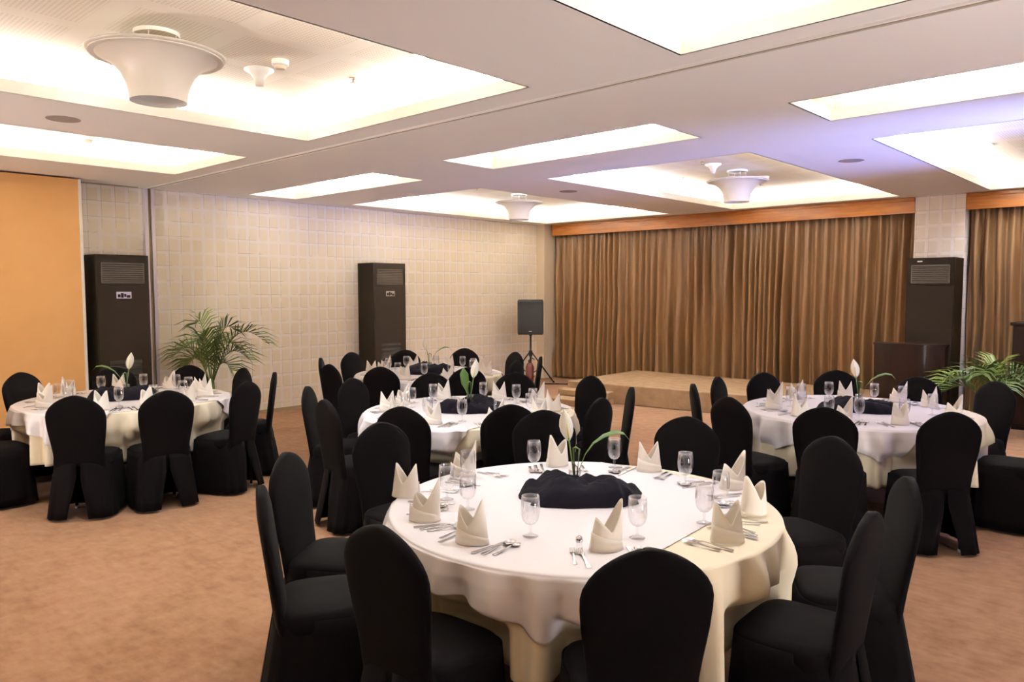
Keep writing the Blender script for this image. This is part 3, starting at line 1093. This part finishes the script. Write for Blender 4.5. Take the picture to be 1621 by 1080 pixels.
def dent(px, py, z, c, chairs, extra):
    """push a hanging cloth point in where a chair seat stands against it"""
    wz = 1 - sstep(0.50, 0.61, z)
    if wz <= 0:
        return px, py
    r = math.hypot(px - c[0], py - c[1])
    ux, uy = (px - c[0]) / r, (py - c[1]) / r
    push = 0
    for (sx, sy, ang) in chairs:
        dx, dy = px - sx, py - sy
        fx_, fy_ = math.cos(ang), math.sin(ang)          # chair's forward
        ly = dx * fx_ + dy * fy_
        lx = -dx * fy_ + dy * fx_
        w = 1 - sstep(0.215, 0.275, abs(lx))
        need = (0.235 + extra) - ly
        if w > 0 and need > 0 and ly > -0.5:
            push = max(push, need * w)
    push *= wz
    return px - ux * push, py - uy * push


def cloth(key, R, chairs, seed):
    c = CEN[key]
    n = 432
    rings = []
    rr = random.Random(seed)
    phs = [rr.uniform(0, 6.28) for _ in range(4)]
    for f in (0.02, 0.5, 0.9, 0.985):
        rings.append([(R * f * math.cos(2 * PI * j / n), R * f * math.sin(2 * PI * j / n), 0.752) for j in range(n)])
    zs = [0.750, 0.744, 0.734, 0.71, 0.68, 0.64, 0.60, 0.56, 0.52, 0.48, 0.44, 0.40, 0.36, 0.335]
    for z in zs:
        t = (0.752 - z) / 0.52
        r = []
        for j in range(n):
            a = 2 * PI * j / n
            fold = 0.55 * math.sin(15 * a + phs[0]) + 0.6 * math.sin(26 * a + phs[1] + t + 0.8 * math.sin(5 * a + phs[3])) + 0.30 * math.sin(43 * a + phs[2])
            rad = R + 0.006 + 0.016 * min(1, t * 8) + fold * (0.022 * min(1, t * 5) + 0.040 * t)
            px, py = c[0] + rad * math.cos(a), c[1] + rad * math.sin(a)
            px, py = dent(px, py, z, c, chairs, 0.0)
            r.append((px - c[0], py - c[1], z))
        rings.append(r)
    return MB().loft(rings, True, False).build('tablecloth', M['cloth'], loc=(c[0], c[1], 0), solid=0.002)


def overlay(key, R, chairs, ang0, half, shift, seed):
    """square satin cloth laid over the round one; its corners hang"""
    c = CEN[key]
    n = 432
    rr = random.Random(seed)
    phs = [rr.uniform(0, 6.28) for _ in range(4)]
    cols = []
    for j in range(n):
        a = 2 * PI * j / n
        dx, dy = math.cos(a - ang0), math.sin(a - ang0)
        # distance from the table centre to the square's edge
        best = 9
        for (nx, ny, lim) in ((1, 0, half + shift[0]), (-1, 0, half - shift[0]), (0, 1, half + shift[1]), (0, -1, half - shift[1])):
            dd = dx * nx + dy * ny
            if dd > 1e-6:
                best = min(best, lim / dd)
        hang = min(max(0.0, best - R), 0.50)
        top = min(best, R - 0.004)
        colp = [(top * f * math.cos(a), top * f * math.sin(a), 0.7565) for f in (0.02, 0.3, 0.6, 0.85, 0.97, 1.0)]
        steps = [(0.008, 0.7562), (0.0135, 0.7545), (0.018, 0.751), (0.020, 0.745)]
        for e_, z_ in steps:
            d_ = min(e_, hang)
            colp.append(((top + (R - top) * min(1, hang / 0.02) + d_) * math.cos(a), (top + (R - top) * min(1, hang / 0.02) + d_) * math.sin(a), z_ if hang > 0.02 else 0.7565))
        for q_ in range(1, 23):
            drop = hang * q_ / 22
            z = 0.7565 - max(0.0115, drop) if hang > 0.02 else 0.7565
            if hang <= 0.02:
                colp.append(colp[-1])
                continue
            t = drop / 0.52
            fold = 0.55 * math.sin(15 * a + phs[0]) + 0.6 * math.sin(26 * a + phs[1] + t + 0.8 * math.sin(5 * a + phs[3])) + 0.30 * math.sin(43 * a + phs[2])
            rad = R + 0.026 + 0.014 * min(1, t * 8) + fold * (0.024 * min(1, t * 5) + 0.042 * t)
            px, py = c[0] + rad * math.cos(a), c[1] + rad * math.sin(a)
            px, py = dent(px, py, z, c, chairs, 0.014)
            colp.append((px - c[0], py - c[1], z))
        cols.append(colp)
    m_ = len(cols[0])
    rings = [[cols[j][i] for j in range(n)] for i in range(m_)]
    return MB().loft(rings, True, False).build('table_overlay', M['overlay'], loc=(c[0], c[1], 0), solid=0.002)


OA = math.radians(4)
OVER = {'T1': (OA, 0.90, (-0.325, -0.11)), 'T2': (OA, 0.90, (-0.33, -0.12)), 'T3': (OA, 0.90, (-0.25, -0.08)),
        'T4': (OA, 0.92, (-0.325, -0.11)), 'TL': (OA, 0.90, (-0.15, -0.09))}
# napkins and goblets of the front table where they stand
NAP1 = [(-2.468, 2.1), (-2.82, 2.281), (-2.105, 2.034), (-1.679, 2.332), (-1.384, 2.739), (-1.459, 3.132), (-1.739, 3.484), (-2.246, 3.519), (-2.69, 3.268), (-2.918, 2.754)]
GOB1 = [(-2.442, 2.332), (-2.634, 2.379), (-1.989, 2.247), (-1.661, 2.522), (-1.56, 2.877), (-1.622, 3.141), (-1.948, 3.39), (-2.429, 3.45), (-2.707, 3.087), (-2.794, 2.668)]

for key in ('T1', 'T2', 'T3', 'T4', 'TL'):
    c, R, nm = CEN[key], RAD[key], TNAME[key]
    rnd = random.Random(key)
    chairs = []
    hours = clock_hours(c, SEATS[key])
    t = thing('banquet_table', 'round banquet table of the %s under its white cloths' % nm, 'table', (c[0], c[1], 0), 0, 'round banquet tables')
    MB().lathe([(R - 0.012, 0.72), (R - 0.004, 0.728), (R - 0.004, 0.742), (R - 0.010, 0.748)], 72).build('tabletop', M['pot'], t, auto=True)
    for sx in (-1, 1):
        for sy in (-1, 1):
            MB().tube([(0.30 * sx, 0.25 * sy, 0.72), (0.34 * sx, 0.28 * sy, 0.0)], 0.014, 8).build('leg', M['grey_plastic'], t)
    for i, (x, y) in enumerate(SEATS[key]):
        a = math.atan2(c[1] - y, c[0] - x)
        px, py = x + 0.25 * math.cos(a), y + 0.25 * math.sin(a)
        chairs.append((px, py, a))
        h = HOURS[hours[i]]
        # which way the backrest looks to the viewer
        v = Vector((-x, -y)).normalized().dot(Vector((math.cos(a), math.sin(a))))
        way = 'back turned to viewer' if v < -0.55 else ('facing the viewer' if v > 0.55 else 'seen from the side')
        place('chair', px, py, 0, a - PI / 2, "black fabric covered chair at %s o'clock of the %s, %s" % (h, nm, way), 'covered chairs at the %s' % nm)
    tag(cloth(key, R, chairs, key), 'cream round tablecloth hanging under the satin overlay on the %s' % nm, 'tablecloth', 'round tablecloths')
    a0, hf, sh = OVER[key]
    tag(overlay(key, R, chairs, a0, hf, sh, key), 'white satin square overlay with hanging corners on the %s' % nm, 'table overlay', 'square satin overlays')
    for i, (x, y) in enumerate(SEATS[key]):
        h = HOURS[hours[i]]
        pl = "at %s o'clock on the %s" % (h, nm)
        if key == 'T1':
            nx, ny = NAP1[i]
            gx, gy = GOB1[i]
            a = math.atan2(ny - c[1], nx - c[0])
        else:
            a = math.atan2(y - c[1], x - c[0])
            nx, ny = c[0] + 0.68 * math.cos(a), c[1] + 0.68 * math.sin(a)
            ag = a + math.radians(14 + rnd.uniform(-5, 5))
            gx, gy = c[0] + 0.53 * math.cos(ag), c[1] + 0.53 * math.sin(ag)
        Z = 0.7585
        kind = 'napkin%d' % ((i * 2 + len(nm)) % 3)
        place(kind, nx, ny, Z + 0.001, math.radians(42.9) + rnd.uniform(-0.5, 0.5) + (PI if rnd.random() < 0.35 else 0), 'folded white napkin standing ' + pl, 'folded napkins on the %s' % nm)
        place('goblet', gx, gy, Z, 0, 'clear water goblet standing ' + pl, 'water goblets on the %s' % nm)
        er = (math.cos(a), math.sin(a))
        # seen from the seat, the right hand lies at +90 deg from the inward direction turned clockwise
        right = (-er[1], er[0])

        def lay(kind, side, inw, turn, label):
            rr_ = 0.72 - inw
            lx = c[0] + er[0] * rr_ + right[0] * side
            ly = c[1] + er[1] * rr_ + right[1] * side
            if math.hypot(lx - c[0], ly - c[1]) > R - 0.09:
                k_ = (R - 0.09) / math.hypot(lx - c[0], ly - c[1])
                lx, ly = c[0] + (lx - c[0]) * k_, c[1] + (ly - c[1]) * k_
            place(kind, lx, ly, Z, a + PI / 2 + turn, label + ' ' + pl, 'cutlery on the %s' % nm)
        lay('knife', 0.095, 0.02, rnd.uniform(-0.06, 0.06), 'steel knife lying right of the napkin')
        lay('spoon', 0.125, 0.02, rnd.uniform(-0.06, 0.06), 'larger steel spoon right of the napkin')
        lay('small_spoon', 0.160, 0.03, rnd.uniform(-0.06, 0.06), 'smaller steel spoon right of the napkin')
        lay('fork', -0.10, 0.01, rnd.uniform(-0.06, 0.06), 'larger steel fork left of the napkin')
        lay('small_fork', -0.135, 0.03, rnd.uniform(-0.06, 0.06), 'smaller steel fork left of the napkin')

# ------------------------------------------------------------------ centrepieces


def centre_cloth(seed, loc, rz, w, d, hmax, label):
    """bunched black cloth: a rumpled heap with an irregular outline"""
    n, m_ = 72, 18
    rings = []
    for i in range(m_):
        s_ = 1 - i / (m_ - 1)
        r = []
        for j in range(n):
            a = 2 * PI * j / n
            o = 1 + 0.16 * noise.noise(Vector((1.6 * math.cos(a), 1.6 * math.sin(a), seed))) + 0.09 * noise.noise(Vector((4 * math.cos(a), 4 * math.sin(a), seed + 3)))
            rad = s_ * o
            x = w * math.copysign(abs(math.cos(a)) ** 0.75, math.cos(a)) * rad
            y = d * math.copysign(abs(math.sin(a)) ** 0.75, math.sin(a)) * rad
            e = 1 - s_ ** 9
            z = hmax * e * (0.70 + 0.55 * noise.noise(Vector((x * 5.5, y * 5.5, seed + 8))) + 0.22 * noise.noise(Vector((x * 17, y * 17, seed))))
            z += 0.012 * e * math.sin(23 * a + 6 * noise.noise(Vector((x * 6, y * 6, seed)))) * (1 - e * 0.5)
            r.append((x, y, max(z, 0.002)))
        rings.append(r)
    return tag(MB().loft(rings, False, True).build('centre_cloth', M['black_cloth'], loc=loc, rot=(0, 0, rz)), label, 'table runner', 'black centre cloths')


def ribbon(mb, pts, widths, wdir, cup=0.0):
    rings = []
    wd = Vector(wdir).normalized()
    for p, w in zip(pts, widths):
        p = Vector(p)
        nrm = Vector((0, -1, 0.2)).normalized()
        row = []
        for k in range(7):
            u = -1 + 2 * k / 6
            row.append(p + wd * w * u + nrm * (cup * w * u * u))
        rings.append(row)
    return mb.loft(rings, False, False, closed=False)


def flowers(loc, rz, label, mirror=1, wide_leaf=False):
    t = thing('flower_arrangement', label, 'flowers', loc, rz, 'flower centrepieces')
    outer = [(0.030, 0.0), (0.033, 0.01), (0.028, 0.05), (0.031, 0.085)]
    MB().lathe(outer + [(r - 0.003, z + 0.003) for r, z in reversed(outer)], 24).build('vase', M['glass'], t)
    k = mirror
    MB().tube([(0.0, 0, 0.02), (-0.012 * k, 0, 0.12), (-0.03 * k, 0, 0.24)], 0.0035, 7).build('stem', M['stem'], t)
    sp_ = MB()
    zs = [0.225, 0.245, 0.27, 0.30, 0.33, 0.352, 0.368, 0.378]
    ws = [0.004, 0.020, 0.031, 0.035, 0.029, 0.018, 0.007, 0.001]
    ribbon(sp_, [(-0.028 * k - (z - 0.225) * 0.16 * k, 0.006, z) for z in zs], ws, (1, 0.25, 0.05), -0.7)
    f = sp_.build('spathe', M['spathe'], t, solid=0.002)
    MB().tube([(-0.031 * k, -0.006, 0.245), (-0.038 * k, -0.008, 0.31)], [0.005, 0.003], 8).build('spadix', M['spadix'], f)
    lf = MB()
    if wide_leaf:
        ribbon(lf, [(0.01 * k, 0.0, 0.06), (0.03 * k, 0, 0.13), (0.04 * k, 0, 0.18), (0.05 * k, 0, 0.26), (0.055 * k, 0, 0.31)], [0.004, 0.012, 0.034, 0.036, 0.004], (1, 0.3, 0), -0.4)
    else:
        ribbon(lf, [(0.012 * k, 0.0, 0.06), (0.05 * k, 0, 0.16), (0.09 * k, 0.0, 0.215), (0.14 * k, 0.0, 0.25), (0.19 * k, 0, 0.268), (0.235 * k, 0, 0.262), (0.265 * k, 0, 0.225)],
               [0.002, 0.003, 0.007, 0.013, 0.014, 0.010, 0.001], (0.25 * -k, 1, 0.5), -0.2)
    lf.build('leaf', M['leaf'], t, solid=0.0015)
    MB().tube([(0, 0.004, 0.05), (-0.006 * k, 0.004, 0.19), (0.004 * k, 0.0, 0.195), (0.022 * k, -0.004, 0.186), (0.012 * k, -0.002, 0.06)], [0.005, 0.005, 0.005, 0.005, 0.004], 8).build('folded_leaf', M['stem'], t)


VIEW = math.radians(42.9)
centre_cloth(2.0, (-2.19, 2.84, 0.758), VIEW, 0.29, 0.19, 0.115, 'bunched black cloth in the middle of the front table')
flowers((-2.23, 2.84, 0.80), VIEW, 'white lily with green leaves rising from the front table')
for key, seed, k, wl, dr in (('T2', 5.0, -1, True, 0.0), ('T3', 8.0, 1, False, 0.1), ('T4', 14.0, 1, False, -0.1), ('TL', 20.0, -1, False, 0.0)):
    c = CEN[key]
    va = math.atan2(c[1], c[0]) - PI / 2
    centre_cloth(seed, (c[0], c[1], 0.758), va, 0.31, 0.20, 0.12, 'bunched black cloth in the middle of the %s' % TNAME[key])
    flowers((c[0], c[1], 0.80), va + dr, 'white lily with green leaves rising from the %s' % TNAME[key], k, wl)

t = thing('salt_shaker', 'small glass salt shaker near the front edge of the front table', 'salt shaker', (-1.72, 2.22, 0.7585))
MB().lathe([(0.014, 0), (0.015, 0.003), (0.011, 0.035), (0.012, 0.045)], 16).build('body', M['glass'], t)
MB().lathe([(0.013, 0.045), (0.014, 0.05), (0.012, 0.062), (0.006, 0.067)], 16).build('cap', M['steel'], t)
